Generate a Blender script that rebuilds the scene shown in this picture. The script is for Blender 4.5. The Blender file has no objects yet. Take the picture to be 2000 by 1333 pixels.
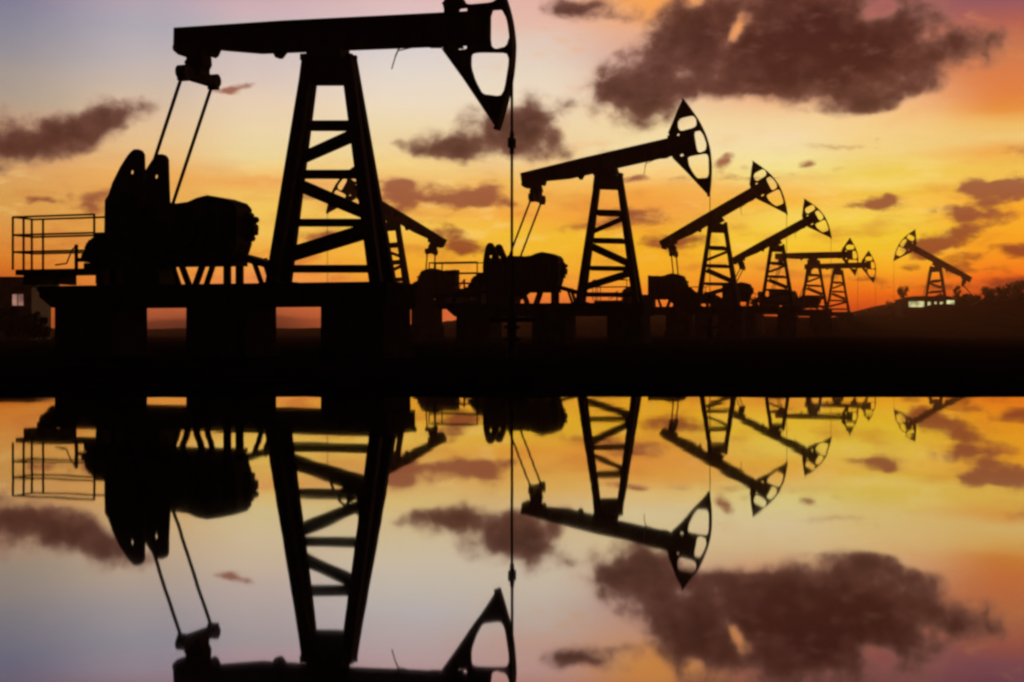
import bpy, bmesh, math, random
from mathutils import Vector, Matrix
from mathutils.geometry import tessellate_polygon
random.seed(7)
S = bpy.context.scene
COL = S.collection
PI = math.pi
R = math.radians

# ---------------------------------------------------------------- camera, exposure
F = 2778.0          # focal length in photo pixels (50 mm on 36 mm, 2000 px wide)
HY = 651.0          # row of the horizon in the photo
HCAM = 0.529        # eye height over the water
cam_d = bpy.data.cameras.new('camera')
cam_d.lens = 50.0; cam_d.sensor_width = 36.0
cam_d.shift_y = -(666.5 - HY) / 2000.0
cam_d.clip_start = 0.05; cam_d.clip_end = 5000
cam = bpy.data.objects.new('camera', cam_d)
cam.location = (0, 0, HCAM); cam.rotation_euler = (PI / 2, 0, 0)
COL.objects.link(cam); S.camera = cam
S.view_settings.view_transform = 'Standard'
S.view_settings.look = 'None'
S.view_settings.exposure = 0.0
S.view_settings.gamma = 1.0
S.cycles.filter_width = 2.7
S.cycles.use_denoising = True
S.cycles.max_bounces = 6
S.cycles.volume_bounces = 0

# ---------------------------------------------------------------- sky (world)
def lin(c):
    return tuple(((x / 255.0) / 12.92 if x <= 10 else (((x / 255.0) + 0.055) / 1.055) ** 2.4) for x in c)

W = bpy.data.worlds.new('World'); S.world = W; W.use_nodes = True
W.cycles.sampling_method = 'MANUAL'; W.cycles.sample_map_resolution = 512
NT = W.node_tree; NT.nodes.clear()
def N(t, **k):
    n = NT.nodes.new(t)
    for a, b in k.items(): setattr(n, a, b)
    return n
def LK(a, b): NT.links.new(a, b)
def sock(inp, v):
    if isinstance(v, bpy.types.NodeSocket): LK(v, inp)
    else: inp.default_value = v
def M(op, a, b=0.0, c=None, clamp=False):
    n = N('ShaderNodeMath', operation=op); n.use_clamp = clamp
    sock(n.inputs[0], a); sock(n.inputs[1], b)
    if c is not None: sock(n.inputs[2], c)
    return n.outputs[0]
def MR(v, a, b, c=0.0, d=1.0, interp='SMOOTHSTEP'):
    n = N('ShaderNodeMapRange', interpolation_type=interp); n.clamp = True
    sock(n.inputs['Value'], v)
    n.inputs['From Min'].default_value = a; n.inputs['From Max'].default_value = b
    n.inputs['To Min'].default_value = c; n.inputs['To Max'].default_value = d
    return n.outputs['Result']
def MIX(f, a, b):
    n = N('ShaderNodeMix', data_type='RGBA'); sock(n.inputs[0], f)
    for i, v in ((6, a), (7, b)):
        if isinstance(v, tuple): n.inputs[i].default_value = (*v, 1.0)
        else: LK(v, n.inputs[i])
    return n.outputs[2]
def RAMP(f, stops):
    n = N('ShaderNodeValToRGB'); cr = n.color_ramp; LK(f, n.inputs[0])
    while len(cr.elements) > 1: cr.elements.remove(cr.elements[-1])
    cr.elements[0].position = stops[0][0]; cr.elements[0].color = (*stops[0][1], 1)
    for p, c in stops[1:]:
        e = cr.elements.new(p); e.color = (*c, 1)
    return n.outputs[0]

# sky coordinates: U = azimuth (from +Y towards +X), V = height / horizontal distance, both times F/1000
tc = N('ShaderNodeTexCoord')
sp = N('ShaderNodeSeparateXYZ'); LK(tc.outputs['Generated'], sp.inputs[0])
X, Y, Z = sp.outputs
az = M('ARCTAN2', X, Y)
hyp = M('MAXIMUM', M('SQRT', M('ADD', M('MULTIPLY', X, X), M('MULTIPLY', Y, Y))), 1e-4)
el = M('MAXIMUM', M('DIVIDE', Z, hyp), 0.0)
U = M('MULTIPLY', az, F / 1000.0)
V = M('MULTIPLY', el, F / 1000.0)
def sc(px, py):
    a = math.atan((px - 1000.0) / F)
    return a * F / 1000.0, (HY - py) / 1000.0 * math.cos(a)
cb = N('ShaderNodeCombineXYZ'); LK(U, cb.inputs[0]); LK(V, cb.inputs[1])
P0 = cb.outputs[0]
def NOISE(vec, scale, detail, rough=0.55, sx=1.0, sy=1.0, off=0.0, dist=0.0):
    mp = N('ShaderNodeMapping'); LK(vec, mp.inputs[0])
    mp.inputs['Scale'].default_value = (sx, sy, 1); mp.inputs['Location'].default_value = (off, off * .7, off)
    n = N('ShaderNodeTexNoise', noise_dimensions='3D'); LK(mp.outputs[0], n.inputs['Vector'])
    n.inputs['Scale'].default_value = scale; n.inputs['Detail'].default_value = detail
    n.inputs['Roughness'].default_value = rough; n.inputs['Distortion'].default_value = dist
    return n
def WARP(vec, scale, amp, detail=3, sx=1, sy=1, off=0.0):
    n = NOISE(vec, scale, detail, .6, sx, sy, off)
    s = N('ShaderNodeVectorMath', operation='SUBTRACT'); LK(n.outputs['Color'], s.inputs[0]); s.inputs[1].default_value = (.5, .5, .5)
    m = N('ShaderNodeVectorMath', operation='MULTIPLY'); LK(s.outputs[0], m.inputs[0]); m.inputs[1].default_value = (amp * 1.4, amp, 0)
    a = N('ShaderNodeVectorMath', operation='ADD'); LK(vec, a.inputs[0]); LK(m.outputs[0], a.inputs[1])
    return a.outputs[0]

# clear-air colours: vertical ramps at several bearings, blended sideways
VMAX = 2.2
HI = [(1.1, (70, 62, 80)), (2.2, (26, 26, 38))]
COLS = [
 (-20, [(560, (190, 92, 32)), (535, (205, 108, 38)), (510, (216, 126, 40)), (480, (221, 146, 60)), (430, (217, 156, 78)), (380, (214, 160, 84)), (340, (215, 160, 98)), (250, (196, 156, 122)), (190, (172, 156, 138)), (140, (162, 150, 144)), (100, (147, 142, 147)), (50, (135, 133, 148)), (0, (126, 123, 146)), (-60, (130, 112, 130))]),
 (300, [(640, (78, 36, 28)), (625, (98, 48, 34)), (617, (150, 76, 48)), (598, (172, 88, 56)), (575, (222, 128, 62)), (560, (230, 140, 60)), (540, (234, 150, 62)), (450, (228, 170, 76)), (400, (226, 166, 84)), (340, (236, 176, 96)), (280, (230, 192, 140)), (230, (222, 192, 156)), (180, (206, 185, 166)), (120, (190, 178, 176)), (50, (172, 167, 177)), (0, (176, 161, 174)), (-60, (170, 130, 140))]),
 (500, [(640, (82, 36, 28)), (626, (102, 50, 34)), (618, (154, 78, 48)), (600, (178, 92, 54)), (578, (226, 130, 72)), (560, (238, 150, 82)), (540, (240, 154, 80)), (500, (241, 174, 66)), (460, (240, 195, 88)), (420, (240, 200, 95)), (380, (240, 195, 100)), (355, (236, 168, 90)), (340, (236, 186, 106)), (300, (235, 214, 156)), (260, (235, 212, 170)), (200, (230, 206, 178)), (150, (216, 196, 186)), (110, (206, 190, 186)), (50, (194, 181, 182)), (15, (206, 174, 180)), (0, (200, 171, 177)), (-60, (190, 140, 140))]),
 (800, [(605, (205, 100, 56)), (580, (232, 126, 48)), (560, (238, 140, 40)), (540, (240, 165, 38)), (490, (241, 182, 50)), (440, (243, 200, 85)), (400, (235, 175, 85)), (350, (238, 190, 115)), (330, (240, 208, 132)), (300, (238, 210, 150)), (240, (236, 216, 176)), (200, (235, 218, 192)), (150, (226, 214, 200)), (100, (216, 206, 204)), (50, (216, 196, 194)), (0, (220, 184, 184)), (-60, (200, 140, 140))]),
 (1050, [(600, (218, 104, 48)), (575, (236, 134, 50)), (560, (240, 150, 58)), (490, (240, 190, 46)), (450, (239, 192, 52)), (420, (241, 168, 62)), (380, (240, 180, 80)), (350, (240, 190, 96)), (310, (238, 206, 150)), (250, (236, 212, 172)), (180, (233, 216, 190)), (130, (226, 209, 190)), (80, (222, 198, 182)), (50, (226, 184, 166)), (0, (222, 176, 166)), (-60, (210, 140, 120))]),
 (1260, [(610, (210, 92, 40)), (600, (228, 112, 40)), (575, (240, 136, 42)), (530, (241, 175, 32)), (460, (240, 184, 36)), (430, (236, 160, 60)), (400, (240, 162, 66)), (375, (241, 172, 74)), (350, (245, 196, 112)), (330, (245, 206, 132)), (300, (241, 220, 168)), (240, (240, 215, 162)), (180, (228, 190, 160)), (120, (212, 165, 150)), (60, (226, 170, 138)), (0, (240, 165, 88)), (-60, (226, 140, 90))]),
 (1530, [(620, (190, 78, 34)), (600, (220, 95, 30)), (560, (236, 130, 32)), (520, (241, 172, 50)), (480, (245, 205, 52)), (450, (243, 210, 72)), (420, (242, 210, 90)), (390, (242, 184, 64)), (370, (245, 192, 92)), (340, (241, 226, 140)), (310, (242, 226, 156)), (270, (243, 218, 170)), (230, (241, 210, 156)), (190, (236, 178, 132)), (120, (200, 120, 100)), (0, (170, 96, 88)), (-60, (140, 76, 76))]),
 (1720, [(622, (176, 58, 20)), (600, (206, 76, 16)), (575, (231, 106, 12)), (540, (240, 150, 30)), (515, (245, 180, 32)), (490, (241, 195, 40)), (460, (239, 205, 50)), (430, (241, 210, 80)), (390, (245, 200, 88)), (375, (238, 196, 64)), (360, (243, 215, 112)), (340, (236, 205, 86)), (300, (240, 210, 130)), (240, (243, 206, 140)), (200, (240, 190, 140)), (130, (206, 126, 88)), (60, (170, 100, 84)), (0, (160, 92, 90)), (-60, (130, 74, 80))]),
 (1970, [(600, (120, 30, 24)), (580, (170, 56, 24)), (545, (236, 102, 20)), (500, (247, 150, 22)), (450, (245, 172, 32)), (400, (245, 172, 42)), (350, (240, 190, 80)), (320, (240, 195, 86)), (300, (238, 168, 76)), (270, (238, 200, 120)), (240, (238, 186, 100)), (210, (228, 142, 62)), (180, (222, 128, 66)), (140, (216, 124, 72)), (100, (201, 120, 76)), (50, (180, 96, 76)), (0, (142, 86, 94)), (-60, (120, 70, 84))]),
]
PW = WARP(P0, 5.0, .035, 4, 1, 3.0, 3.1)
spw = N('ShaderNodeSeparateXYZ'); LK(PW, spw.inputs[0])
Uw, Vw = spw.outputs[0], spw.outputs[1]
# the ramps are steep near the horizon: a square-root scale gives them room
tf = M('SQRT', M('DIVIDE', M('MAXIMUM', Vw, 0.0), VMAX), 0.0, clamp=True)
base = None; prevU = None
for px, stops in COLS:
    st = []
    for py, c in stops:
        u, v = sc(px, py); st.append((math.sqrt(max(v, 0) / VMAX), lin(c)))
    for v, c in HI: st.append((math.sqrt(v / VMAX), lin(c)))
    col = RAMP(tf, st); u = sc(px, 300)[0]
    if base is None: base = col
    else: base = MIX(MR(Uw, prevU, u), base, col)
    prevU = u
# faint brightness mottling of the thin high haze
mot = NOISE(P0, 9.0, 6, .6, 1, 2.6, 1.7)
base = MIX(M('MULTIPLY', MR(mot.outputs[0], .56, .74, 0, .26), M('MULTIPLY', MR(V, .1, .2), MR(U, -.45, .1))), base, lin((236, 158, 92)))
mot2 = NOISE(P0, 8.0, 6, .55, 1, 3.0, 8.7)
base = MIX(M('MULTIPLY', MR(mot2.outputs[0], .46, .34, 0, .32), M('MULTIPLY', MR(V, .12, .2), MR(V, .3, .42, 1, 0))), base, lin((250, 222, 140)))
base = MIX(M('MULTIPLY', MR(mot2.outputs[0], .5, .72, 0, .55), M('MULTIPLY', MR(V, .1, .42, 1, 0), MR(V, .05, .13))), base, lin((196, 96, 48)))

# clouds: soft ellipses (photo centre x, y, radii, tilt, weight) broken up by noise
PC = WARP(WARP(P0, 7.0, .045, 3, 1, 1.3, 5.5), 24.0, .014, 3, 1, 1, 9.9)
def field(blobs, vec, grow=1.0):
    acc = None; vec0 = vec
    for k, (px, py, rx, ry, rot, w) in enumerate(blobs):
        if k and k % 6 == 0:   # a negligible dependency that keeps the shader's evaluation in short runs
            va = N('ShaderNodeVectorMath', operation='ADD'); LK(vec0, va.inputs[0]); LK(M('MULTIPLY', acc, 1e-7), va.inputs[1]); vec = va.outputs[0]
        mp = N('ShaderNodeMapping', vector_type='TEXTURE'); LK(vec, mp.inputs[0])
        u, v = sc(px, py)
        mp.inputs['Location'].default_value = (u, v, 0)
        mp.inputs['Rotation'].default_value = (0, 0, R(rot))
        mp.inputs['Scale'].default_value = (rx * grow / 1000.0, ry * grow / 1000.0, 1)
        ln = N('ShaderNodeVectorMath', operation='LENGTH'); LK(mp.outputs[0], ln.inputs[0])
        f = MR(ln.outputs['Value'], 1.65, 0.15, 0.0, w, 'LINEAR')
        acc = f if acc is None else M('MAXIMUM', acc, f) if False else M('ADD', acc, f)
    return acc
DARK = [
 (1400, 92, 120, 64, -6, .9), (1520, 100, 130, 74, -4, 1.0), (1650, 105, 130, 72, 4, 1.1), (1790, 112, 125, 48, 8, .95), (1890, 88, 44, 24, 14, .5),
 (1330, 60, 50, 40, 0, .45), (1385, 18, 55, 50, 0, .6), (1560, 18, 120, 50, 0, .65), (1640, 55, 60, 40, 0, .4), (1765, 35, 55, 34, 20, .5), (1600, -60, 220, 50, 0, .6), (1300, 118, 62, 36, -10, .7),
 (1226, 184, 66, 52, 0, 1.15), (1196, 168, 30, 30, 0, .35), (1282, 190, 60, 40, -12, .75), (1345, 178, 60, 20, 0, .4), (1500, 168, 150, 20, 0, .4), (1680, 202, 54, 18, 0, .75), (1756, 186, 64, 17, 10, .65),
 (1450, 48, 18, 26, -8, -1.25), (1430, 74, 24, 13, 30, -.8), (1400, 40, 20, 12, 0, -.4), (1360, 6, 16, 14, 0, -.7), (1712, 24, 28, 13, 25, -.9),
 (1150, 14, 70, 24, 0, .85), (1100, 20, 34, 16, 0, .5), (1200, 34, 34, 12, 0, .4),
 (900, 280, 84, 26, 0, .8), (965, 246, 52, 34, 0, .7), (850, 289, 60, 12, 0, .6), (1040, 224, 38, 38, 0, .9), (1050, 268, 50, 42, -12, .85), (1003, 262, 34, 34, 0, .55), (985, 300, 90, 12, 0, .35), (1088, 285, 22, 22, 0, .3),
 (1106, 206, 18, 17, 0, .65),
 (40, 290, 90, 34, 8, .9), (110, 262, 76, 36, 10, .75), (165, 236, 48, 28, 8, .65), (188, 203, 20, 20, 0, .6), (8, 240, 60, 34, 0, .4), (250, 220, 42, 22, 8, .65), (190, 275, 34, 24, 0, .4), (272, 205, 24, 14, 0, .35), (225, 240, 30, 18, 0, .3),
]
LOW = [
 (800, 382, 52, 26, 0, .9), (770, 372, 20, 14, 0, .4), (905, 382, 34, 24, 0, .8), (955, 376, 30, 22, 0, .7), (860, 394, 90, 10, 0, .35), (880, 466, 46, 18, -14, .9), (915, 486, 46, 10, 0, .5), (1000, 400, 26, 16, 0, .4), (840, 500, 40, 8, 0, .3),
 (465, 172, 36, 6, 10, .7), (440, 182, 24, 6, 0, .4), (185, 398, 34, 12, 4, .75), (212, 380, 14, 12, 0, .4), (60, 388, 26, 6, 0, .5), (100, 392, 14, 7, 0, .5), (130, 384, 12, 8, 30, .45), (1245, 425, 56, 18, 0, .75), (1180, 436, 50, 8, 0, .45), (1340, 472, 60, 14, 0, .75), (1290, 480, 30, 12, 0, .5), (1140, 446, 40, 9, 0, .4),
 (1416, 320, 17, 12, 40, .8), (1560, 326, 20, 9, 25, .65), (1455, 328, 12, 8, 0, .3), (1640, 330, 22, 6, 10, .35), (1720, 400, 40, 13, 6, 1.0), (1672, 410, 34, 6, 0, .45), (1740, 392, 14, 10, 0, .4), (1712, 278, 10, 5, 20, .4),
 (1846, 466, 52, 15, 14, 1.0), (1800, 484, 34, 12, 10, .7), (1890, 446, 20, 8, 10, .45), (1926, 416, 44, 15, 0, 1.1), (1880, 412, 20, 10, 0, .5), (1968, 372, 52, 14, 4, 1.0), (1915, 366, 30, 12, 0, .55), (1990, 350, 24, 12, 0, .6), (1905, 350, 16, 9, 30, .4), (1830, 415, 18, 9, 0, .35), (1985, 490, 34, 14, 0, 1.1), (1880, 504, 34, 9, 0, .6), (1880, 480, 14, 10, 0, .4), (1930, 392, 26, 6, 0, .35),
 (1705, 545, 60, 6, 0, .5), (1830, 558, 50, 9, 0, .5), (1900, 530, 50, 8, 0, .5), (1775, 518, 26, 7, 0, .4), (1860, 520, 22, 8, 0, .5), (1960, 548, 50, 9, 0, .7), (1990, 572, 40, 14, 0, .9), (1740, 560, 16, 8, 0, .4),
 (640, 455, 50, 9, 0, .6), (610, 385, 26, 9, 0, .5), (690, 478, 40, 8, 0, .35), (1000, 530, 50, 7, 0, .35), (1180, 296, 30, 6, 0, .35), (1180, 354, 70, 6, 0, .4), (1240, 355, 26, 8, 0, .5), (1350, 350, 90, 6, 0, .4), (1500, 348, 60, 5, 0, .3), (1640, 288, 70, 7, -4, .35), (1990, 298, 34, 14, 0, .4), (1540, 500, 26, 8, 0, .4), (1440, 440, 12, 10, 0, .3), (60, 515, 50, 6, 0, .3), (1610, 545, 50, 7, 0, .35)]
GLOW = [(1262, 14, 56, 34, 10, 1.1), (1320, 6, 40, 28, 0, 1.0), (1450, 46, 34, 46, 0, 1.0), (1425, 72, 26, 16, 30, .6), (1250, -30, 90, 22, 0, .6), (1710, 24, 22, 10, 30, .3), (1098, 262, 22, 22, 0, .45), (1800, 222, 110, 30, 10, .5), (1365, 168, 20, 8, 0, .3), (1240, 172, 12, 8, 0, .3)]
nz = NOISE(P0, 18.0, 6, .54, 1, 1.1, 4.2, .2)
nzs = M('MULTIPLY', M('SUBTRACT', nz.outputs[0], .47), 2.0)
nl = NOISE(P0, 19.0, 6, .58, 1, 2.0, 2.2)
nls = M('MULTIPLY', M('SUBTRACT', nl.outputs[0], .5), 2.0)
glow = MR(M('ADD', field(GLOW, PC, .95), M('MULTIPLY', nzs, .45)), .10, 1.4, 0, .85)
fl = field(LOW, PC, 1.1)
low = M('ADD', fl, M('MULTIPLY', nls, MR(fl, 0, .4, .06, 1)))
lowa = MR(low, .12, .9, 0, .92)
lowcol = MIX(MR(V, .08, .36), lin((124, 46, 24)), lin((150, 88, 66)))
fd = field(DARK, PC, 1.04)
dens = M('ADD', fd, M('MULTIPLY', nzs, MR(fd, .0, .4, .12, 1)))
da = MR(dens, .04, 1.05, 0, .97)
dcol = RAMP(M('DIVIDE', dens, 2.15, clamp=True), [(0.04, lin((216, 152, 122))), (.15, lin((156, 110, 94))), (.33, lin((116, 78, 67))), (.56, lin((84, 48, 40))), (.85, lin((58, 27, 23)))])
front = MIX(lowa, MIX(glow, base, lin((241, 158, 82))), lowcol)
dcol = MIX(MR(nl.outputs[0], .5, .75, 0, .35), dcol, lin((128, 84, 72)))
front = MIX(da, front, dcol)
# beyond the part of the sky the photo shows: clear dusk sky
nish = N('ShaderNodeTexSky', sky_type='NISHITA'); nish.sun_disc = False
nish.sun_elevation = R(1.2); nish.sun_rotation = R(12.0)
nk = N('ShaderNodeMix', data_type='RGBA', blend_type='MULTIPLY'); nk.inputs[0].default_value = 1.0
LK(nish.outputs[0], nk.inputs[6]); nk.inputs[7].default_value = (.012, .012, .014, 1)
wgt = M('MULTIPLY', MR(M('ABSOLUTE', az), R(32), R(80), 1, 0), MR(el, .34, .9, 1, 0))
tn = N('ShaderNodeMix', data_type='RGBA', blend_type='MULTIPLY'); tn.inputs[0].default_value = 1.0
LK(front, tn.inputs[6]); LK(MIX(MR(V, .12, .42), (1.10, 1.03, .93), (1.02, 1.02, 1.02)), tn.inputs[7])
final = MIX(wgt, nk.outputs[2], tn.outputs[2])
bg = N('ShaderNodeBackground'); bg.inputs[1].default_value = 1.06
LK(final, bg.inputs[0])
wo = N('ShaderNodeOutputWorld'); LK(bg.outputs[0], wo.inputs[0])

# low, weak sun behind the derricks
sl = bpy.data.lights.new('sun', 'SUN'); sl.energy = .5; sl.angle = R(1.0); sl.color = (1, .55, .25)
so = bpy.data.objects.new('sun', sl); COL.objects.link(so)
d = Vector((math.sin(R(12)), math.cos(R(12)), math.tan(R(1.2))))
so.rotation_euler = d.to_track_quat('Z', 'Y').to_euler()

# ---------------------------------------------------------------- materials
def mat(name, c1, c2, scale=4.0, rough=.8, spec=.2, metal=0.0, bump=0.0, detail=6, lo=.4, hi=.65):
    m = bpy.data.materials.new(name); m.use_nodes = True
    nt = m.node_tree; b = nt.nodes['Principled BSDF']
    t = nt.nodes.new('ShaderNodeTexCoord')
    n = nt.nodes.new('ShaderNodeTexNoise'); n.inputs['Scale'].default_value = scale; n.inputs['Detail'].default_value = detail
    r = nt.nodes.new('ShaderNodeValToRGB')
    r.color_ramp.elements[0].position = lo; r.color_ramp.elements[0].color = (*c1, 1)
    r.color_ramp.elements[1].position = hi; r.color_ramp.elements[1].color = (*c2, 1)
    nt.links.new(t.outputs['Object'], n.inputs['Vector'])
    nt.links.new(n.outputs[0], r.inputs[0]); nt.links.new(r.outputs[0], b.inputs['Base Color'])
    b.inputs['Roughness'].default_value = rough; b.inputs['Metallic'].default_value = metal
    b.inputs['Specular IOR Level'].default_value = spec
    if bump:
        bp = nt.nodes.new('ShaderNodeBump'); bp.inputs['Distance'].default_value = bump
        nt.links.new(n.outputs[0], bp.inputs['Height']); nt.links.new(bp.outputs[0], b.inputs['Normal'])
    return m
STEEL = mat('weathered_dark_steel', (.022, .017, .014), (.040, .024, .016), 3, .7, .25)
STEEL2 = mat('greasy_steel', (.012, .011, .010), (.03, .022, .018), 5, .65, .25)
CONC = mat('stained_concrete', (.030, .027, .024), (.05, .045, .04), 2, .9, .1, 0, .01)
SOIL = mat('wet_dark_soil', (.010, .009, .008), (.022, .018, .014), 1.3, 1.0, 0.0, 0, .03)
HILL = mat('scrub_hillside', (.008, .008, .005), (.022, .017, .011), .12, 1.0, 0.0)
LEAF = mat('dark_foliage', (.018, .024, .012), (.04, .05, .022), 1.5, .9, .1)
BARK = mat('bark', (.03, .022, .016), (.05, .04, .03), 6, .9, .1)
SHED = mat('painted_sheet_metal', (.05, .035, .03), (.075, .05, .04), 1.2, .8, .15)
def emis(name, c, s):
    m = bpy.data.materials.new(name); m.use_nodes = True; nt = m.node_tree; nt.nodes.clear()
    t = nt.nodes.new('ShaderNodeTexCoord'); n = nt.nodes.new('ShaderNodeTexNoise'); n.inputs['Scale'].default_value = .8
    mr = nt.nodes.new('ShaderNodeMapRange'); mr.inputs['From Min'].default_value = .35; mr.inputs['From Max'].default_value = .65
    mr.inputs['To Min'].default_value = s * .35; mr.inputs['To Max'].default_value = s * 1.2
    e = nt.nodes.new('ShaderNodeEmission'); e.inputs[0].default_value = (*c, 1)
    o = nt.nodes.new('ShaderNodeOutputMaterial')
    nt.links.new(t.outputs['Object'], n.inputs['Vector']); nt.links.new(n.outputs[0], mr.inputs[0])
    nt.links.new(mr.outputs[0], e.inputs[1]); nt.links.new(e.outputs[0], o.inputs[0])
    return m
LITW = emis('lit_window_glass', (.95, .92, .42), .85)
LITP = emis('sky_gap_glow', (.9, .45, .34), .5)  # added pink emission imitating a bright gap of sky, no lamp behind it

def water_mat():
    m = bpy.data.materials.new('still_pond_water'); m.use_nodes = True; nt = m.node_tree; nt.nodes.clear()
    g = nt.nodes.new('ShaderNodeBsdfGlossy'); g.inputs['Roughness'].default_value = .02
    d = nt.nodes.new('ShaderNodeBsdfDiffuse'); d.inputs[0].default_value = (.006, .006, .008, 1)
    lw = nt.nodes.new('ShaderNodeLayerWeight'); lw.inputs['Blend'].default_value = .5
    mr = nt.nodes.new('ShaderNodeMapRange'); mr.inputs['From Min'].default_value = .72; mr.inputs['From Max'].default_value = .94
    mr.inputs['To Min'].default_value = .66; mr.inputs['To Max'].default_value = 1.0
    mx = nt.nodes.new('ShaderNodeMixShader'); o = nt.nodes.new('ShaderNodeOutputMaterial')
    t = nt.nodes.new('ShaderNodeTexCoord'); mp = nt.nodes.new('ShaderNodeMapping'); mp.inputs['Scale'].default_value = (1.0, .5, 1)
    n = nt.nodes.new('ShaderNodeTexNoise'); n.inputs['Scale'].default_value = .9; n.inputs['Detail'].default_value = 3
    b = nt.nodes.new('ShaderNodeBump'); b.inputs['Strength'].default_value = 1.0; b.inputs['Distance'].default_value = .0013
    nt.links.new(t.outputs['Object'], mp.inputs[0]); nt.links.new(mp.outputs[0], n.inputs['Vector'])
    nt.links.new(n.outputs[0], b.inputs['Height']); nt.links.new(b.outputs[0], g.inputs['Normal'])
    nt.links.new(lw.outputs['Facing'], mr.inputs[0]); nt.links.new(mr.outputs[0], mx.inputs[0])
    nt.links.new(d.outputs[0], mx.inputs[1]); nt.links.new(g.outputs[0], mx.inputs[2]); nt.links.new(mx.outputs[0], o.inputs[0])
    return m
WATER = water_mat()

# ---------------------------------------------------------------- mesh helpers
def mesh(name, bm, m):
    me = bpy.data.meshes.new(name); bmesh.ops.recalc_face_normals(bm, faces=bm.faces)
    bm.to_mesh(me); bm.free(); me.materials.append(m); return me
def link(name, me, parent=None, loc=None, rot=None):
    o = bpy.data.objects.new(name, me); COL.objects.link(o)
    if parent: o.parent = parent
    if loc is not None: o.location = loc
    if rot is not None: o.rotation_euler = rot
    return o
def box(bm, a, b):
    r = bmesh.ops.create_cube(bm, size=1.0)
    for v in r['verts']:
        v.co = Vector([a[i] + (v.co[i] + .5) * (b[i] - a[i]) for i in range(3)])
def bar(bm, p, q, wu, wv, wu2=None, wv2=None):
    """box beam from p to q; wu across in the u-w plane, wv across in v"""
    p, q = Vector(p), Vector(q); d = (q - p).normalized()
    side = Vector((0, 1, 0)); 
    if abs(d.y) > .9: side = Vector((1, 0, 0))
    a = d.cross(side).normalized(); s = a.cross(d).normalized()
    vs = []
    for c, w1, w2 in ((p, wu, wv), (q, wu2 or wu, wv2 or wv)):
        for i, j in ((-1, -1), (1, -1), (1, 1), (-1, 1)): vs.append(bm.verts.new(c + a * (i * w1 / 2) + s * (j * w2 / 2)))
    for f in ((0, 1, 2, 3), (7, 6, 5, 4), (0, 4, 5, 1), (1, 5, 6, 2), (2, 6, 7, 3), (3, 7, 4, 0)): bm.faces.new([vs[k] for k in f])
def tube(bm, p, q, r, n=10, r2=None):
    p, q = Vector(p), Vector(q); d = q - p
    ret = bmesh.ops.create_cone(bm, cap_ends=True, segments=n, radius1=r, radius2=r2 or r, depth=d.length)
    Mx = Matrix.Translation((p + q) / 2) @ d.to_track_quat('Z', 'Y').to_matrix().to_4x4()
    bmesh.ops.transform(bm, matrix=Mx, verts=ret['verts'])
def prism(bm, outer, v0, v1, holes=()):
    """extrude a (u,w) polygon with holes from v0 to v1"""
    loops = [list(outer)] + [list(h) for h in holes]
    flat = [p for l in loops for p in l]
    tris = tessellate_polygon([[Vector((p[0], p[1], 0)) for p in l] for l in loops])
    A = [bm.verts.new((p[0], v0, p[1])) for p in flat]; B = [bm.verts.new((p[0], v1, p[1])) for p in flat]
    for t in tris:
        try: bm.faces.new([A[i] for i in t]); bm.faces.new([B[i] for i in reversed(t)])
        except ValueError: pass
    k = 0
    for l in loops:
        n = len(l)
        for i in range(n):
            j = (i + 1) % n
            bm.faces.new((A[k + i], A[k + j], B[k + j], B[k + i]))
        k += n
def smooth(pts, it=1, c=.17):
    for _ in range(it):
        out = []
        for i in range(len(pts)):
            a, b = pts[i], pts[(i + 1) % len(pts)]
            out += [(a[0] * (1 - c) + b[0] * c, a[1] * (1 - c) + b[1] * c), (a[0] * c + b[0] * (1 - c), a[1] * c + b[1] * (1 - c))]
        pts = out
    return pts
def BM(fn):
    bm = bmesh.new(); fn(bm); return bm
def tag(o, label=None, cat=None, group=None, kind=None):
    if label: o['label'] = label
    if cat: o['category'] = cat
    if group: o['group'] = group
    if kind: o['kind'] = kind
    return o
def world(px, py, Yd):
    return Vector(((px - 1000.0) / F * Yd, Yd, (HY - py) / F * Yd + HCAM))

# ---------------------------------------------------------------- ground, water, hills
YS = 11.85
bm = bmesh.new()
vs = [bm.verts.new(p) for p in ((-600, -25, 0), (600, -25, 0), (600, YS + 3, 0), (-600, YS + 3, 0))]
bm.faces.new(vs); tag(link('water', mesh('water', bm, WATER)), kind='structure')
bm = bmesh.new()
nx = 400; rows = [(YS, .003), (YS + .35, .022), (YS + 1.6, .035), (20, .03), (60, 0.02), (475, 0.02)]
grid = []
for j, (yy, zz) in enumerate(rows):
    r = []
    for i in range(nx + 1):
        t = i / nx * 2 - 1; xx = 600 * (abs(t) ** 2.2) * (1 if t > 0 else -1)
        jy = random.uniform(-.04, .04) if j == 0 else 0
        jz = random.uniform(-.006, .008) if 0 < j < 3 else 0
        r.append(bm.verts.new((xx, yy + jy, zz + jz)))
    grid.append(r)
for j in range(len(rows) - 1):
    for i in range(nx): bm.faces.new((grid[j][i], grid[j][i + 1], grid[j + 1][i + 1], grid[j + 1][i]))
# submerged lip so that the bank has a foot
lip = [bm.verts.new((v.co.x, v.co.y - .05, -.12)) for v in grid[0]]
for i in range(nx): bm.faces.new((lip[i], lip[i + 1], grid[0][i + 1], grid[0][i]))
tag(link('ground', mesh('ground', bm, SOIL)), kind='structure')

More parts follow.
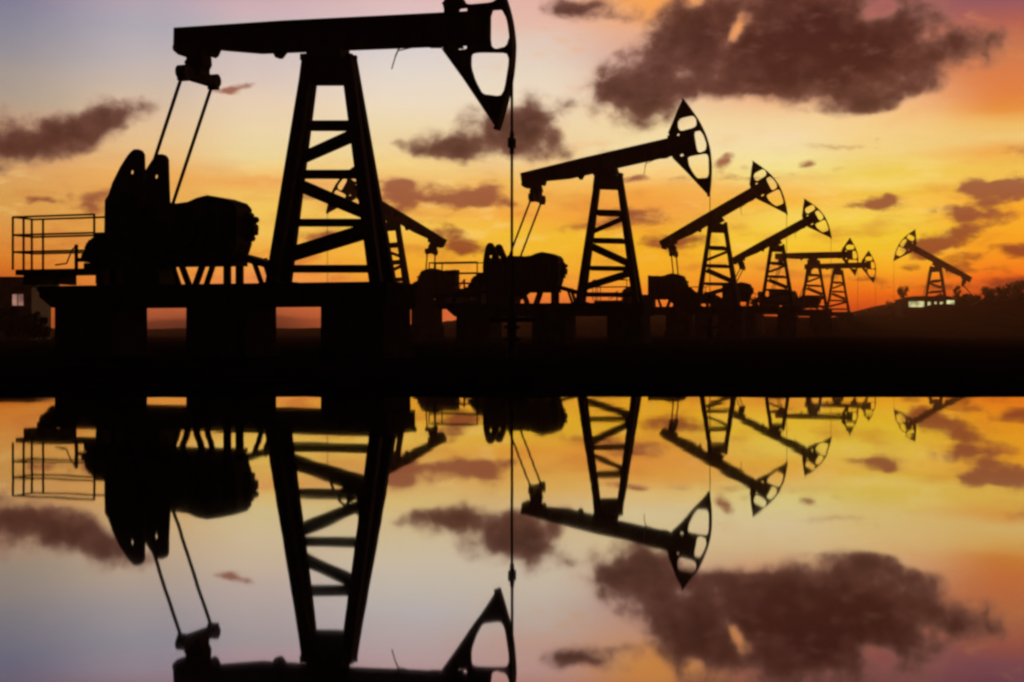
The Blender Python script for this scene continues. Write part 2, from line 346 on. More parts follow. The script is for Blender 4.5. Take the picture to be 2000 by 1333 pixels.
def prof(px):
    pts = [(-3000, 640), (-200, 642), (250, 643), (700, 642), (820, 632), (930, 618), (1300, 613), (1500, 615), (1640, 619), (1715, 616), (1742, 604), (1768, 589), (1880, 586), (1930, 588), (2000, 574), (2300, 566), (4500, 590)]
    for (a, b), (c, d2) in zip(pts, pts[1:]):
        if a <= px <= c: return b + (d2 - b) * (px - a) / (c - a)
    return 618
bm = bmesh.new()
HILLY = 360.0
NXH = 700; prev = None
yprof = [(250, 0.0), (290, .25), (320, .62), (345, .93), (360, 1.0), (390, .93), (430, .7), (470, .1)]
g2 = []
for yy, k in yprof:
    r = []
    for i in range(NXH + 1):
        px = -3600 + 8200 * i / NXH
        h = (HY - prof(px)) / F * HILLY + HCAM
        xx = (px - 1000) / F * HILLY
        z = h * k + (random.uniform(-.16, .2) if .2 < k <= 1 else 0) + .35 * k * math.sin(xx * .11) * math.sin(xx * .037 + 2)
        r.append(bm.verts.new((xx, yy, z if k > 0 else -.5)))
    g2.append(r)
for j in range(len(yprof) - 1):
    for i in range(NXH): bm.faces.new((g2[j][i], g2[j][i + 1], g2[j + 1][i + 1], g2[j + 1][i]))
tag(link('hills', mesh('hills', bm, HILL)), kind='structure')

# ---------------------------------------------------------------- the pumping unit
TH = R(20.0)
class View:
    """turns a photo pixel into (u, w) of a unit standing at a known distance, turned by TH"""
    def __init__(s, cx, Zd, sc_, z0, xs=1.0):
        s.xs = xs; s.Z, s.s, s.z0 = Zd, sc_, z0; s.X0 = (cx - 1000) / F * Zd
    def __call__(s, px, py, v=0.0):
        t = (px - 1000) / F; c, sn = math.cos(TH), math.sin(TH); vv = v * s.s
        u = (t * (s.Z + c * vv) - s.X0 - sn * vv) / (c + t * sn)
        Yd = s.Z - sn * u + c * vv
        return (u / s.s / s.xs, ((HY - py) / F * Yd + HCAM - s.z0) / s.s)
L = View(642, 30.0, 1.0, 0.0)
PV = 6.393
A1 = -R(1.6)
def rot2(p, a): return (p[0] * math.cos(a) - p[1] * math.sin(a), p[0] * math.sin(a) + p[1] * math.cos(a))
def bf(px, py, v=0.0):          # point of the walking beam, measured on the nearest unit
    u, w = L(px, py, v); return rot2((u, w - PV), -A1)
S2 = 1.33; Z2 = 70.0; z2 = (HY - 338) / F * Z2 + HCAM - PV * S2
XS2 = .9; L2 = View(1188, Z2, S2, z2, XS2)
_a, _b = L2(1015.5, 342.5), L2(1310, 274)
A2 = math.atan2(_b[1] - _a[1], _b[0] - _a[0])
def hf(px, py, v=0.0):          # point of the horse head, measured on the second unit
    u, w = L2(px, py, v); return rot2((u, w - PV), -A2)

ME = {}
def put(key, name, fn, m, parent, loc=None, rot=None):
    if key not in ME: ME[key] = mesh(name, BM(fn), m)
    return link(name, ME[key], parent, loc, rot)

# walking beam
TOP = .73
def f_beam(bm):
    prism(bm, [(-3.69, TOP - .02), (-3.68, .27), (-2.95, .27), (-2.6, .22), (-1.7, .12), (3.2, .10), (3.2, TOP), (-1, TOP + .01)], -.055, .055)
    for v0, v1 in ((-.19, .19),):
        prism(bm, [(-3.69, TOP - .02), (-1, TOP + .01), (3.2, TOP), (3.2, TOP - .05), (-1, TOP - .045), (-3.69, TOP - .07)], v0, v1)
        prism(bm, [(-3.68, .27), (-2.95, .27), (-2.6, .22), (-1.7, .12), (3.2, .10), (3.2, .15), (-1.7, .17), (-2.6, .27), (-2.95, .32), (-3.69, .32)], v0, v1)
    box(bm, (-3.71, -.19, .275), (-3.66, .19, TOP - .02))
    for k in range(12):
        x = -3.6 + k * .58; box(bm, (x, -.17, .2 if x < -1.8 else .14), (x + .03, .17, TOP - .04))
    # lug under the beam
    a, b, c = bf(533, 98), bf(545, 114), bf(560, 98); prism(bm, [(a[0], .16), (b[0] - .04, b[1]), (b[0] + .04, b[1]), (c[0], .14)], -.1, .1)
def f_tailbr(bm):
    q = [(345, 92), (346, 101), (356, 110), (362, 111), (366, 104), (372, 104), (372, 118), (368, 124), (372, 136), (400, 138), (406, 126), (405, 112), (404, 106), (408, 106), (413, 112), (419, 108), (424, 97), (424, 90)]
    prism(bm, [bf(*p) for p in q], -.17, .17)
def f_saddle(bm):
    q = [(606, 92), (610, 118), (676, 118), (672, 92)]
    prism(bm, [bf(*p) for p in q], -.24, .24)
    tube(bm, (0, -.36, -.02), (0, .36, -.02), .13, 18)
def f_front(bm):
    q = [(872, 30), (874, 18), (890, 17), (892, 30)]
    prism(bm, [bf(*p) for p in q], -.13, .13)
    prism(bm, [bf(*p) for p in ((918, 14), (920, 97), (946, 97), (946, 14))], -.17, .17)
    prism(bm, [bf(*p) for p in ((838, 84), (838, 93), (860, 93), (862, 84))], -.1, .1)
    prism(bm, [bf(*p) for p in ((884, 84), (880, 94), (903, 94), (900, 84))], -.1, .1)
def f_hook(bm):
    def P(px, py): a = bf(px, py); return (a[0], -.1, a[1])
    tube(bm, P(790, 82), P(782, 98), .03, 8)
    tube(bm, P(783, 96), P(776, 113), .017, 6); tube(bm, P(776, 113), P(769, 137), .014, 6)
    for a, b in (((783, 101), (800, 97)), ((800, 97), (820, 93)), ((820, 93), (838, 91))): tube(bm, P(*a), P(*b), .012, 6)
ARC = [(1337.6, 193), (1346, 204), (1356, 218), (1368, 236), (1379, 258), (1386, 278), (1390, 296), (1392.3, 322), (1392, 345), (1390.5, 365), (1388, 384)]
def f_head(bm):
    T = (-3.2, -3.2)
    outer = [hf(px - 3.0, py) for px, py in ARC] + [hf(1384, 381), hf(1342, 337), hf(1314, 309), hf(1313, 300), hf(1308, 266), hf(1306, 261), hf(1315, 240), hf(1324, 217), hf(1333, 196)]
    holes = [smooth([hf(*p) for p in h], 1) for h in (
        [(1323.5, 238), (1329, 231), (1352, 226), (1360, 231), (1361, 245), (1356, 250), (1330, 257), (1324, 250)],
        [(1355, 258), (1367, 255), (1374, 264), (1380.5, 282), (1379, 294), (1368, 299), (1361, 295)],
        [(1322, 262), (1333, 259), (1334, 265), (1323, 268)], [(1328, 302), (1338, 299), (1339, 304), (1329, 307)],
        [(1343, 308), (1350, 305), (1380, 300), (1384.5, 308), (1385, 340), (1382, 348), (1362, 349), (1352, 336), (1345, 322)])]
    prism(bm, outer, -.06, .06, holes)
def f_rim(bm):
    pts = [hf(px - 3.2, py) for px, py in ARC]; n = len(pts)
    # dense smooth arc
    d = []
    for i in range(n - 1):
        p0, p1, p2, p3 = pts[max(i - 1, 0)], pts[i], pts[i + 1], pts[min(i + 2, n - 1)]
        for k in range(4):
            t = k / 4
            d.append(tuple(.5 * (2 * p1[j] + (p2[j] - p0[j]) * t + (2 * p0[j] - 5 * p1[j] + 4 * p2[j] - p3[j]) * t * t + (3 * p1[j] - p0[j] - 3 * p2[j] + p3[j]) * t ** 3) for j in (0, 1)))
    d.append(pts[-1])
    inner = [(p[0] - .055, p[1] * .995) for p in d]
    prism(bm, d + inner[::-1], -.135, .135)
    prism(bm, [hf(*p) for p in ((1383, 381), (1342, 337), (1314, 309), (1317, 308), (1343, 333), (1384, 376))], -.12, .12)
    prism(bm, [hf(*p) for p in ((1334, 196), (1324, 217), (1315, 240), (1306, 261), (1309, 262), (1318, 241), (1327, 218), (1336, 199))], -.12, .12)
def f_plate(bm):
    prism(bm, [hf(*p) for p in ((1336, 262), (1349, 259), (1359, 299), (1344, 303))], -.15, .15)
RIMU = max(hf(px - 3.2, py)[0] for px, py in ARC)

# tower
def lerp(a, b, t): return a + (b - a) * t
TVT, TVB = .20, .36
def legpt(px, py, sgn):
    t = (py - 118) / (556 - 118); v = sgn * lerp(TVT, TVB, t); u, w = L(px, py, v); return (u, v, w)
LW = .30
def f_leg(side, sgn):
    def g(bm):
        hw = LW * 92.6 * .94 / 2 - 1
        if side < 0:
            top = 592 + hw if sgn < 0 else 624 - hw; bot = 519 + hw if sgn < 0 else 569 - hw
        else:
            top = 666 + hw if sgn < 0 else 696 - hw; bot = 723 + hw if sgn < 0 else 774 - hw
        p, q = legpt(top, 116, sgn), legpt(bot, 556, sgn)
        bar(bm, p, q, LW - .05, .16)
        # foot plate
        box(bm, (q[0] - .24, q[1] - .14, q[2] - .03), (q[0] + .24, q[1] + .14, q[2] + .05))
    return g
HB = [(617, 672, 246, 20), (602, 684, 341, 17), (590, 702, 435.5, 15), (576, 716, 525.5, 15)]
DB = [((607, 309), (676, 264), 16), ((598, 361), (704, 420), 15), ((576, 500), (712, 448), 22)]
def f_brace(k, sgn):
    def g(bm):
        a, b, y, t = HB[k]; bar(bm, legpt(a - 14, y, sgn), legpt(b + 14, y, sgn), t / 92.6 * 1.02, .07)
    return g
def f_diag(k, sgn):
    def g(bm):
        a, b, t = DB[k]
        bar(bm, legpt(a[0] - 16 - 2 * sgn, a[1] + sgn * 5, sgn), legpt(b[0] + 16, b[1] + sgn * 5, sgn), t / 92.6 * .92, .09)
    return g
def f_cap(bm):
    prism(bm, [L(*p) for p in ((598, 117), (592, 165), (696, 165), (688, 117))], -.21, .21)
    for px in (598, 686):
        u, w = L(px, 112); 
        for v in (-.1, .1): box(bm, (u - .07, v - .05, w - .08), (u + .07, v + .05, w + .05))
def f_ladder(bm):
    pts = [(700, 150), (716, 236), (738, 330), (752, 412), (776, 556)]
    for dv in (-.12, .16):
        for a, b in zip(pts, pts[1:]):
            p, q = L(*a, dv), L(*b, dv); bar(bm, (p[0], dv, p[1]), (q[0], dv, q[1]), .03, .03)
    for k in range(16):
        t = k / 15; y = 152 + t * 400
        for a, b in zip(pts, pts[1:]):
            if a[1] <= y <= b[1]: x = lerp(a[0], b[0], (y - a[1]) / (b[1] - a[1]))
        p = L(x, y); tube(bm, (p[0], -.12, p[1]), (p[0], .16, p[1]), .012, 6)

# gear housing, motor, skid
NV, FV = -.32, .32
def f_house(bm):
    q = [(286, 396, NV), (360, 400, 0), (382, 397, 0), (400, 389, 0), (420, 384, 0), (444, 388, 0), (468, 396, 0), (492, 409, FV), (492, 478, FV), (480, 517, FV), (286, 517, NV)]
    prism(bm, [L(*p) for p in q], NV, FV)
    for k in range(5):
        a = L(310 + 34 * k, 400); box(bm, (a[0], NV - .03, L(300, 515)[1]), (a[0] + .05, FV + .03, a[1] + .02))
def f_drum(bm):
    c = L(462, 444, .2)
    tube(bm, (c[0], .02, c[1]), (c[0], .38, c[1]), .40, 28)
    for k in range(9):
        a = R(-75 + 19 * k); r = .41 + (.035 if k % 2 else .0)
        x, z = c[0] + r * math.cos(a), c[1] + r * math.sin(a)
        tube(bm, (x, .08, z), (x, .33, z), .05 + .012 * (k % 3), 8)
    a = L(496, 447, .2); box(bm, (a[0] - .1, .1, a[1] - .06), (a[0] + .06, .3, a[1] + .06))
def f_motor(bm):
    c = L(198, 492, 0)
    tube(bm, (c[0], -.22, c[1]), (c[0], .25, c[1]), .30, 20)
    for k in range(14):
        a = R(60 + 17 * k); x, z = c[0] + .31 * math.cos(a), c[1] + .31 * math.sin(a)
        bar(bm, (x, -.2, z), (x, .2, z), .03, .03)
    box(bm, (c[0] - .05, -.2, c[1] + .2), (c[0] + .5, .2, c[1] + .42))
    box(bm, (c[0] - .3, -.24, c[1] - .38), (c[0] + .5, .24, c[1] - .26))
    tube(bm, (c[0] - .36, -.1, c[1] - .12), (c[0] - .36, .12, c[1] - .12), .12, 12)
def f_skid(bm):     # beams and short stands between the slab and the machinery
    b = L(300, 556)[1]; dk = L(200, 533)[1]
    prism(bm, [L(202, 513, NV), L(483, 513, FV), L(483, 521, FV), L(202, 521, NV)], -.34, .34)
    prism(bm, [L(214, 496, NV), L(300, 494, NV), L(300, 515, NV), L(214, 515, NV)], -.34, .34)
    for px, w_ in ((210, 10), (238, 14), (262, 10), (290, 40), (318, 24)):
        u = L(px, 540)[0]; box(bm, (u - w_ / 180, -.34, b - .02), (u + w_ / 180, .34, L(200, 519)[1]))
STANDS = [(335, 350, 8, -.25), (352, 369, 12, .25), (398, 382, 12, -.25), (418, 403, 10, .25), (444, 444, 15, -.25), (468, 468, 16, .25), (494, 512, 8, -.25), (516, 532, 11, .25)]
def f_stand(k):
    def g(bm):
        a, b, w_, v = STANDS[k]
        p, q = L(a, 512 if k < 6 else 506, v), L(b, 557, v); bar(bm, (p[0], v, p[1]), (q[0], v, q[1]), w_ / 92.6 * .92, .09)
    return g
def f_tie(bm):
    p, q = L(476, 503), L(545, 522); bar(bm, (p[0], 0, p[1]), (q[0], 0, q[1]), .14, .5)

# service platform
PF = .36
def f_deck(bm):
    a, b = L(30, 533, -PF)[0], L(214, 533)[0]; w0, w1 = L(120, 538)[1], L(120, 527)[1]
    box(bm, (a, -PF, w0), (b, PF, w1))
    for px in (68, 90, 128, 208):
        u = L(px, 540)[0]; box(bm, (u - .06, -PF + .04, L(100, 557)[1]), (u + .06, PF - .04, w0 + .002))
def rail_pts():
    return L(25, 424, -PF)[0], L(184, 424, -PF)[0]
def f_rail(py):
    def g(bm):
        a, b = rail_pts(); w = L(100, py)[1]; r = .023
        tube(bm, (a, -PF, w), (b, -PF, w), r, 8); tube(bm, (a, PF, w), (b + .12, PF, w), r, 8)
        tube(bm, (a, -PF, w), (a, PF, w), r, 8)
    return g
def f_post(px, sgn, foot=528):
    def g(bm):
        u = L(px, 470, sgn * PF)[0]; tube(bm, (u, sgn * PF, L(100, foot)[1]), (u, sgn * PF, L(100, 424)[1]), .026, 8)
    return g
def f_lever(bm):
    p, q = L(149, 478), L(149, 528); bar(bm, (p[0], 0, p[1]), (q[0], 0, q[1]), .06, .06)
    pts = [(147, 482), (141, 488), (136, 500), (130, 515), (108, 518)]
    for a, b in zip(pts, pts[1:]):
        p, q = L(*a), L(*b); tube(bm, (p[0], 0, p[1]), (q[0], 0, q[1]), .018, 6)
    p, q = L(149, 508), L(168, 508); bar(bm, (p[0], 0, p[1]), (q[0], 0, q[1]), .09, .1)

# slab and foundations
BV = .7
def f_slab(bm):
    t, b = L(642, 556)[1], L(642, 597)[1]
    a, c = L(75, 560, -BV)[0], L(811, 560, BV)[0]
    prism(bm, [(a, t), (c, t), (c, b - .02), (a + .35, b - .02), (a + .02, t - .22)], -BV, BV)
    for v in (-BV, BV): prism(bm, [(a - .02, t + .02), (c + .02, t + .02), (c + .02, t - .1), (a - .02, t - .1)], v - .03, v + .03)
    for k in range(10):
        u = lerp(a + .4, c - .2, k / 9); box(bm, (u, -BV - .05, b + .03), (u + .06, BV + .05, t - .12))
PIERS = [(105, 289), (362, 541), (625, 803)]
def f_pier(k):
    def g(bm):
        a, c = L(PIERS[k][0], 640, -BV)[0], L(PIERS[k][1], 640, BV)[0]
        t = L(642, 597)[1]
        prism(bm, [(a, t), (c, t), (c, -1.0), (a, -1.0)], -BV + .03, BV - .03)
        prism(bm, [(a - .06, .16), (c + .06, .16), (c + .06, -1.0), (a - .06, -1.0)], -BV - .06, BV + .06)
    return g

# cranks
CC = L(386, 450)
CV = .46
PIN = L(270, 412, -.58)
PINV = (PIN[0] - CC[0], PIN[1] - CC[1])
def ck(px, py):
    a = L(px, py, -CV); return (a[0] - CC[0], a[1] - CC[1])
def f_crank(v):
    def g(bm):
        sh = 0
        q = [(206, 458), (207, 392), (214, 381), (222, 357), (237, 327), (251, 305), (258, 297), (264, 292.5), (271, 292), (277, 295), (281, 302), (282, 342), (284, 392), (330, 398), (368, 410), (384, 430), (386, 450), (378, 472), (352, 486), (300, 500), (262, 508), (222, 500), (206, 480)]
        hc = ck(258.6, 337); hole = [(hc[0] + .06 * math.cos(a * PI / 5), hc[1] + .06 * math.sin(a * PI / 5)) for a in range(10)]
        prism(bm, [ck(*p) for p in q], v - .05, v + .05, [hole])
    return g
def f_cweight(v):
    def g(bm):
        s_ = -1 if v < 0 else 1
        q = [(212, 470), (212, 396), (222, 378), (262, 378), (276, 400), (276, 470), (262, 498), (226, 494)]
        prism(bm, [ck(*p) for p in q], v + s_ * .03, v + s_ * .14)
    return g
def f_shaft(bm):
    tube(bm, (0, -.52, 0), (0, .52, 0), .11, 16)
EQB = bf(388, 138)          # hinge point of the equaliser under the beam tail
EQD = .13
def f_eq(bm):
    box(bm, (-.10, -.64, -.13), (.10, .62, .09))
    box(bm, (-.16, -.2, -.02), (.16, .2, .22))
def f_knob(bm):
    tube(bm, (-.11, 0, 0), (.11, 0, 0), .15, 14)
    box(bm, (-.1, -.09, -.19), (.1, .09, .1))

def unit(px, py, Zd, s, ang, crank_deg, flip=False, xs=1.0, hs=-.03, label='', group='pump jacks lined up along the far bank', far=False, ladder=True, rod_py=None):
    root = bpy.data.objects.new('pump_jack', None); COL.objects.link(root)
    P = world(px, py, Zd)
    root.location = (P.x, P.y, P.z - PV * s); root.scale = (s * xs, s, s)
    root.rotation_euler = (0, 0, -TH + (PI if flip else 0)); root.empty_display_size = .5
    tag(root, label, 'pump jack', group)
    pl, pr = (0, 0, PV), (0, -ang, 0)
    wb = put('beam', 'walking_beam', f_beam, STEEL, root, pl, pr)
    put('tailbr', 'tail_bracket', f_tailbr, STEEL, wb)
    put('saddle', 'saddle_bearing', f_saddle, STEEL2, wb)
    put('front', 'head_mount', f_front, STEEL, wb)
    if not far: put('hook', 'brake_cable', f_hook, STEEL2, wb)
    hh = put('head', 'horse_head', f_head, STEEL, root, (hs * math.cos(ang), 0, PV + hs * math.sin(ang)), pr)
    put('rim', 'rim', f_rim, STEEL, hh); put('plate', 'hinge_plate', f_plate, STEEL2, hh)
    for side in (-1, 1):
        for sgn in (-1, 1): put(('leg', side, sgn), 'leg', f_leg(side, sgn), STEEL, root)
    for k in range(4):
        for sgn in (-1, 1): put(('br', k, sgn), 'cross_brace', f_brace(k, sgn), STEEL, root)
    for k in range(3):
        for sgn in (-1, 1): put(('dg', k, sgn), 'diagonal_brace', f_diag(k, sgn), STEEL, root)
    put('cap', 'tower_cap', f_cap, STEEL, root)
    if ladder: put('ladder', 'ladder', f_ladder, STEEL, root)
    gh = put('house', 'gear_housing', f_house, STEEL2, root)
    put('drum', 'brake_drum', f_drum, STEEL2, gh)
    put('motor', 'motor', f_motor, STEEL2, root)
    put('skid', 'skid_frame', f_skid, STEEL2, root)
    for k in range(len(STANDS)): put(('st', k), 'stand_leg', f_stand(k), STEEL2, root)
    put('tie', 'tie_beam', f_tie, STEEL, root)
    dk = put('deck', 'service_platform', f_deck, STEEL, root)
    for y in (425, 460, 493): put(('rail', y), 'rail', f_rail(y), STEEL, dk)
    for a, sg in ((25, -1), (46, -1), (62, 1), (84, 1), (184, -1)): put(('post', a), 'railing_post', f_post(a, sg), STEEL, dk)
    put('lever', 'brake_lever', f_lever, STEEL2, root)
    put('slab', 'base_slab', f_slab, CONC, root)
    for k in range(3): put(('pier', k), 'foundation_block', f_pier(k), CONC, root)
    ca = R(crank_deg); cpos = (CC[0], 0, CC[1])
    for v in (-CV, CV):
        c = put(('crank', v), 'crank_arm', f_crank(v), STEEL, root, cpos, (0, -ca, 0))
        put(('cw', v), 'counterweight', f_cweight(v), STEEL2, c)
    put('shaft', 'crank_shaft', f_shaft, STEEL2, root, cpos)
    e = rot2(EQB, ang); eq = (e[0], e[1] + PV - EQD)
    pn = rot2(PINV, ca); pin = (CC[0] + pn[0], CC[1] + pn[1])
    eo = put('eq', 'equalizer_bar', f_eq, STEEL, root, (eq[0], 0, eq[1]))
    dx, dz = pin[0] - eq[0], pin[1] - eq[1]; ln = math.hypot(dx, dz); tilt = math.atan2(-dx, -dz)
    for v in (-.6, .6):
        put('knob', 'bearing', f_knob, STEEL2, eo, (0, v, 0))
        def f_p(bm): tube(bm, (0, 0, -ln), (0, 0, -.1), .040, 10); tube(bm, (0, -.06, -ln), (0, .06, -ln), .12, 12)
        bm = bmesh.new(); f_p(bm)
        link('pitman_arm', mesh('pitman_arm', bm, STEEL), root, (eq[0], v, eq[1]), (0, tilt, 0))
    # hanging cable, clamp and polished rod under the head
    z = [rot2((hf(p[0] - 3.2, p[1])[0] + hs, hf(p[0] - 3.2, p[1])[1]), ang) for p in ARC]; i = max(range(len(z)), key=lambda k: z[k][0]); cu, cw = z[i][0] - .05, z[i][1] + PV; near = Zd < 50
    root_z = P.z - PV * s
    wl = (0.02 - root_z) / s
    top = cw + (.2 if i else 0); clampw = min(top - 1.0, L(997, 280)[1] - (0 if not flip else 0) + rot2((4.1, 0), ang)[1] - rot2((4.1, 0), A1)[1])
    if not near: clampw = wl + 2.2 / s
    kr = 1.0 if near else .45
    bmc = bmesh.new()
    for v in (-.035, .035): tube(bmc, (cu, v, clampw), (cu, v, top), .017 * kr, 8)
    link('bridle_cable', mesh('bridle_cable', bmc, STEEL2), root)
    bmc = bmesh.new(); tube(bmc, (cu, 0, clampw - .06), (cu, 0, clampw + .06), .085, 12); box(bmc, (cu - .05, -.1, clampw - .1), (cu + .05, .1, clampw + .1)); tube(bmc, (cu, 0, clampw - .22), (cu, 0, clampw + .22), .045, 10)
    link('carrier_clamp', mesh('carrier_clamp', bmc, STEEL2), root)
    bmc = bmesh.new(); tube(bmc, (cu, 0, wl + 1.15 / s), (cu, 0, clampw), .029 * kr, 8)
    link('polished_rod', mesh('polished_rod', bmc, STEEL2), root)
    th = -TH + (PI if flip else 0)
    wx, wy = P.x + math.cos(th) * cu * s * xs, P.y + math.sin(th) * cu * s * xs
    return root, (wx, wy)

def beam_angle(px, Zd, s, a, b):
    v = View(px, Zd, s, 0); p, q = v(*a), v(*b); return math.atan2(q[1] - p[1], q[0] - p[0])
UNITS = [
 dict(px=642, py=108, Zd=30.0, s=1.0, ang=A1, hs=-.12, crank_deg=0, label='nearest and largest pump jack, its head cut by the photo top'),
 dict(px=1188, py=338, Zd=Z2, s=S2, ang=A2, hs=0, xs=XS2, crank_deg=25, label='second largest pump jack, head raised, right of the long thin rod'),
 dict(px=1401, py=434, Zd=140.0, s=1.727, xs=.93, ang=beam_angle(1401, 140, 1.7, (1288, 465.6), (1473, 365.6)), crank_deg=150, label='third pump jack in the row, steeply raised beam, right of the second largest'),
 dict(px=1517, py=477, Zd=173.0, s=1.586, xs=.97, ang=beam_angle(1517, 173, 1.6, (1437, 504), (1570.6, 433)), crank_deg=60, label='fourth pump jack in the row, steep beam with its tail touching the third tower'),
 dict(px=1589, py=508, Zd=267.0, s=1.93, ang=beam_angle(1589, 267, 1.9, (1533, 498), (1649, 495)), crank_deg=40, label='small distant pump jack with a level beam, fifth in the row'),
 dict(px=1636, py=527, Zd=300.0, s=1.85, ang=beam_angle(1636, 300, 1.9, (1597.6, 521), (1692, 518)), crank_deg=20, label='tiniest pump jack in the row, level beam just below the fifth one'),
]
WELLS = []
for k, u in enumerate(UNITS):
    WELLS.append(unit(far=k > 3, ladder=False, **u)[1])
r, w_ = unit(px=763, py=431, Zd=105.0, s=1.24, ang=R(30), crank_deg=150, flip=True, label='pump jack facing left, half hidden behind the nearest tower'); WELLS.append(w_)
r, w_ = unit(px=1828, py=519, Zd=372.0, s=2.75, xs=.92, ang=R(29), crank_deg=30, flip=True, far=True, label='lone pump jack facing left above the lit building on the hill'); WELLS.append(w_)

# wellheads under the rods
def f_well(bm):
    tube(bm, (0, 0, -.2), (0, 0, .95), .10, 14); tube(bm, (0, 0, .35), (0, 0, .42), .2, 16); tube(bm, (0, 0, .6), (0, 0, .66), .17, 16)
    tube(bm, (0, 0, .9), (0, 0, 1.2), .07, 12)
    tube(bm, (-.45, 0, .78), (.45, 0, .78), .05, 10)
    for x in (-.32, .32): tube(bm, (x, 0, .78), (x, 0, .95), .02, 8); tube(bm, (x, 0, .93), (x, 0, .95), .1, 14)
wlab = ['wellhead on the ground below the clamp of the nearest pump jack', 'wellhead on the ground under the second pump jack head', 'wellhead under the steep third pump jack head']
for k, (x, y) in enumerate(WELLS[:3]):
    o = put('well', 'wellhead', f_well, STEEL2, None, (x, y, .02)); tag(o, wlab[k], 'wellhead', 'wellheads under the pump rods')

# ---------------------------------------------------------------- far buildings
def lit_hall():
    Yd = 338.0; r = bpy.data.objects.new('lit_building', None); COL.objects.link(r)
    a, b = world(1764, 606, Yd), world(1874, 583, Yd)
    r.location = (a.x, Yd, a.z)
    tag(r, 'long low dark building with bright yellow window strip on the right hill', 'building')
    w, h = b.x - a.x, b.z - a.z
    bm = bmesh.new(); box(bm, (0, 0, -5), (w, 7, h * .86)); link('wall', mesh('wall', bm, SHED), r)
    bm = bmesh.new(); prism(bm, [(-.4, h * .86), (w + .4, h * .86), (w * .8, h * 1.18), (w * .2, h * 1.18)], -.5, 7.5); link('roof', mesh('roof', bm, SHED), r)
    for x0, x1, y0, y1 in ((1775, 1805, 589, 600), (1812, 1818, 590, 597), (1825, 1829, 590, 595), (1836, 1842, 590, 596), (1849, 1864, 587, 596)):
        p, q = world(x0, y1, Yd), world(x1, y0, Yd)
        bm = bmesh.new(); box(bm, (p.x - a.x, -.06, p.z - a.z), (q.x - a.x, -.01, q.z - a.z)); f = link('window', mesh('window', bm, LITW), r)
        bm = bmesh.new(); box(bm, (p.x - a.x - .1, -.1, q.z - a.z), (q.x - a.x + .1, 0, q.z - a.z + .12)); box(bm, (p.x - a.x - .1, -.1, p.z - a.z - .12), (q.x - a.x + .1, 0, p.z - a.z)); link('frame', mesh('frame', bm, SHED), f)
lit_hall()
def hut():
    Yd = 330.0; r = bpy.data.objects.new('hut', None); COL.objects.link(r)
    a, b = world(1903, 614, Yd), world(1927, 596, Yd); r.location = (a.x, Yd, a.z)
    tag(r, 'small dark hut with two white lit windows right of the long lit building', 'hut')
    w, h = b.x - a.x, b.z - a.z
    bm = bmesh.new(); box(bm, (0, 0, -3), (w, 3, h)); link('wall', mesh('wall', bm, SHED), r)
    bm = bmesh.new(); prism(bm, [(-.2, h), (w + .2, h), (w / 2, h + .8)], -.2, 3.2); link('roof', mesh('roof', bm, SHED), r)
    for x0, x1 in ((1908, 1913), (1916, 1924)):
        p, q = world(x0, 609, Yd), world(x1, 601, Yd); bm = bmesh.new(); box(bm, (p.x - a.x, -.06, p.z - a.z), (q.x - a.x, -.01, q.z - a.z)); link('window', mesh('window', bm, LITW), r)
hut()
def shed():
    Yd = 110.0; r = bpy.data.objects.new('shed', None); COL.objects.link(r)
    a = world(74, 655, Yd); r.location = (a.x, Yd, 0)
    tag(r, 'dark shed with a flat roof and small added glowing pane in place of a sky gap at the left edge', 'shed')
    top = world(0, 541, Yd).z; ev = world(0, 560, Yd).z
    bm = bmesh.new(); box(bm, (-9, .3, -.2), (-.6, 5, ev)); link('wall', mesh('wall', bm, SHED), r)
    bm = bmesh.new(); prism(bm, [(-9.5, ev), (0, ev), (-.1, top - .1), (-.5, top), (-9.5, top)], -.3, 5.4); link('roof', mesh('roof', bm, SHED), r)
    p, q = world(22, 597, Yd), world(43, 575, Yd)
    bm = bmesh.new(); box(bm, (p.x - a.x, .24, p.z), (q.x - a.x, .28, q.z)); f = link('window', mesh('window', bm, LITP), r)  # added glowing pane, stands in for sky showing through a gap
    bm = bmesh.new(); m_ = (p.x + q.x) / 2 - a.x; box(bm, (m_ - .03, .2, p.z), (m_ + .03, .3, q.z)); box(bm, (p.x - a.x - .06, .18, p.z - .08), (q.x - a.x + .06, .3, p.z)); link('frame', mesh('frame', bm, SHED), f)
shed()

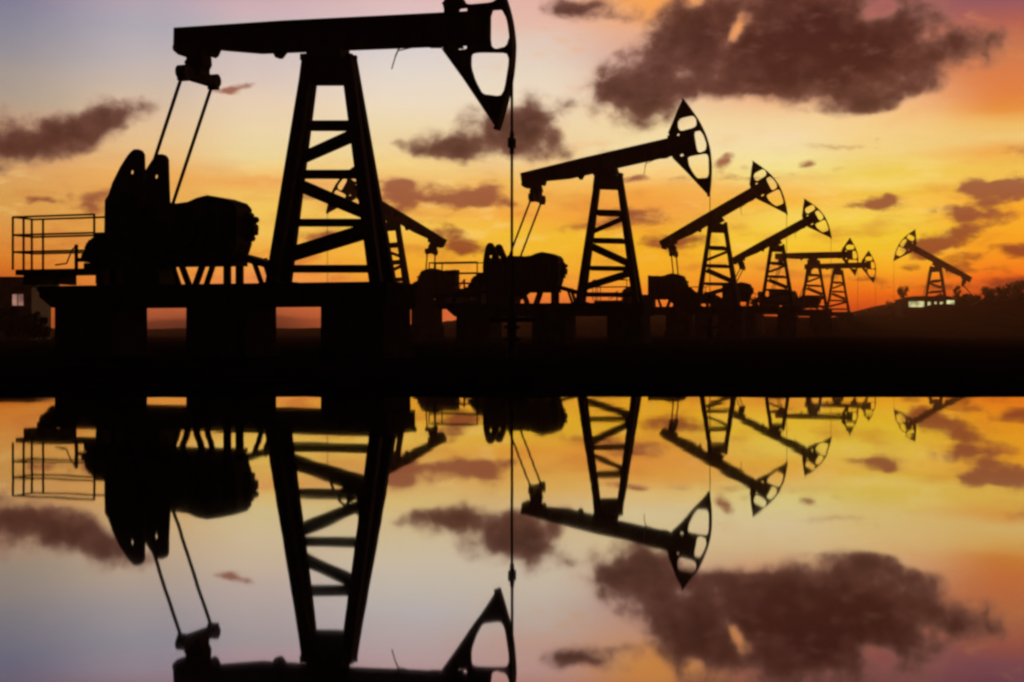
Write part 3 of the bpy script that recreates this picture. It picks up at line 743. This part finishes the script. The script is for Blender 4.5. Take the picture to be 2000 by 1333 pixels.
# ---------------------------------------------------------------- trees and bushes
def tree(px, top, foot, Yd, wpx, label, group, name='tree', n=1100, leaf=None, cat='tree'):
    zr = (.12, .8) if cat == 'bush' else (.3, .85)
    P = world(px, foot, Yd); h = world(px, top, Yd).z - P.z; wr = wpx / F * Yd / 2
    r = bpy.data.objects.new(name, None); COL.objects.link(r); r.location = P; tag(r, label, cat, group)
    leaf = leaf or h * .045
    bm = bmesh.new(); tips = []
    tube(bm, (0, 0, -h * .6), (0, 0, h * .35), h * .04, 8, h * .025)
    for k in range(8):
        a = random.uniform(0, 2 * PI); e = random.uniform(.45, 1.0); q = Vector((math.cos(a) * wr * .8 * e, math.sin(a) * wr * .8 * e, h * random.uniform(*zr)))
        tube(bm, (0, 0, h * random.uniform(.15, .35)), q, h * .02, 6, h * .006); tips.append(q)
    link('trunk', mesh('trunk', bm, BARK), r)
    bm = bmesh.new()
    tips += [Vector((random.uniform(-.5, .5) * wr, random.uniform(-.5, .5) * wr, h * random.uniform(zr[0] + .1, .88))) for _ in range(5)]
    cl = [(t, random.uniform(.22, .42) * min(wr * 1.3, h * .6)) for t in tips]
    for k in range(n):
        c, rr = random.choice(cl); d_ = Vector((random.gauss(0, 1), random.gauss(0, 1), random.gauss(0, .8))); d_ = d_.normalized() * rr * random.random() ** .45
        p = c + d_; p.z = min(max(p.z, h * .03), h)
        ax = Vector((random.gauss(0, 1), random.gauss(0, 1), random.gauss(0, 1))).normalized(); b_ = ax.orthogonal().normalized(); c_ = ax.cross(b_); l_ = leaf * random.uniform(.6, 1.4)
        bm.faces.new([bm.verts.new(p + b_ * l_), bm.verts.new(p + c_ * l_ * .6), bm.verts.new(p - b_ * l_), bm.verts.new(p - c_ * l_ * .6)])
    link('crown', mesh('crown', bm, LEAF), r)
    return r
G = 'trees on the hill at the right edge'
tree(1905, 573, 600, 340, 44, 'low dark tree behind the small lit hut', G)
tree(1935, 560, 600, 345, 40, 'round dark tree right of the small lit hut', G)
tree(1963, 551, 598, 344, 52, 'broad dark tree second from the right edge', G)
tree(1996, 548, 600, 342, 60, 'tall dark tree at the far right edge', G, n=1500)
tree(1887, 574, 604, 346, 30, 'small tree at the right end of the long lit building', G)
tree(1765, 556, 592, 350, 26, 'small round tree rising left of the lone pump jack', G, n=600)
tree(1741, 584, 612, 348, 30, 'lowest bush on the left slope of the right hill', G, 'bush', n=700, cat='bush')
tree(1870, 556, 592, 352, 20, 'slim tree under the tail of the lone pump jack', G, n=500)
tree(1702, 605, 622, 352, 26, 'small bush at the very foot of the right hill', 'bushes on the slope of the right hill', 'bush', n=500, cat='bush')
tree(1722, 597, 618, 350, 26, 'bush just above the lowest one on the right hill slope', 'bushes on the slope of the right hill', 'bush', n=500, cat='bush')
tree(1895, 588, 612, 340, 40, 'wide bush between the long lit building and the small hut', 'bushes on the slope of the right hill', 'bush', n=900, cat='bush')
G = 'bushes at the left edge'
tree(28, 600, 668, 75, 70, 'dark bush in front of the small shed', G, 'bush', n=2200, leaf=.1, cat='bush')
tree(76, 606, 668, 76, 44, 'dark bush between the shed and the nearest pump jack', G, 'bush', n=1600, leaf=.09, cat='bush')

# ---------------------------------------------------------------- air
bm = bmesh.new(); box(bm, (-720, -40, -1.4), (720, 484, 31)); hm = bpy.data.materials.new('evening_haze'); hm.use_nodes = True
nt = hm.node_tree; nt.nodes.clear(); pv = nt.nodes.new('ShaderNodeVolumePrincipled'); oo = nt.nodes.new('ShaderNodeOutputMaterial')
pv.inputs['Density'].default_value = .00045; pv.inputs['Color'].default_value = (1, .5, .3, 1); pv.inputs['Anisotropy'].default_value = .6
nt.links.new(pv.outputs[0], oo.inputs['Volume'])
tag(link('haze', mesh('haze', bm, hm)), 'thin evening haze over the oil field', 'haze', kind='stuff')
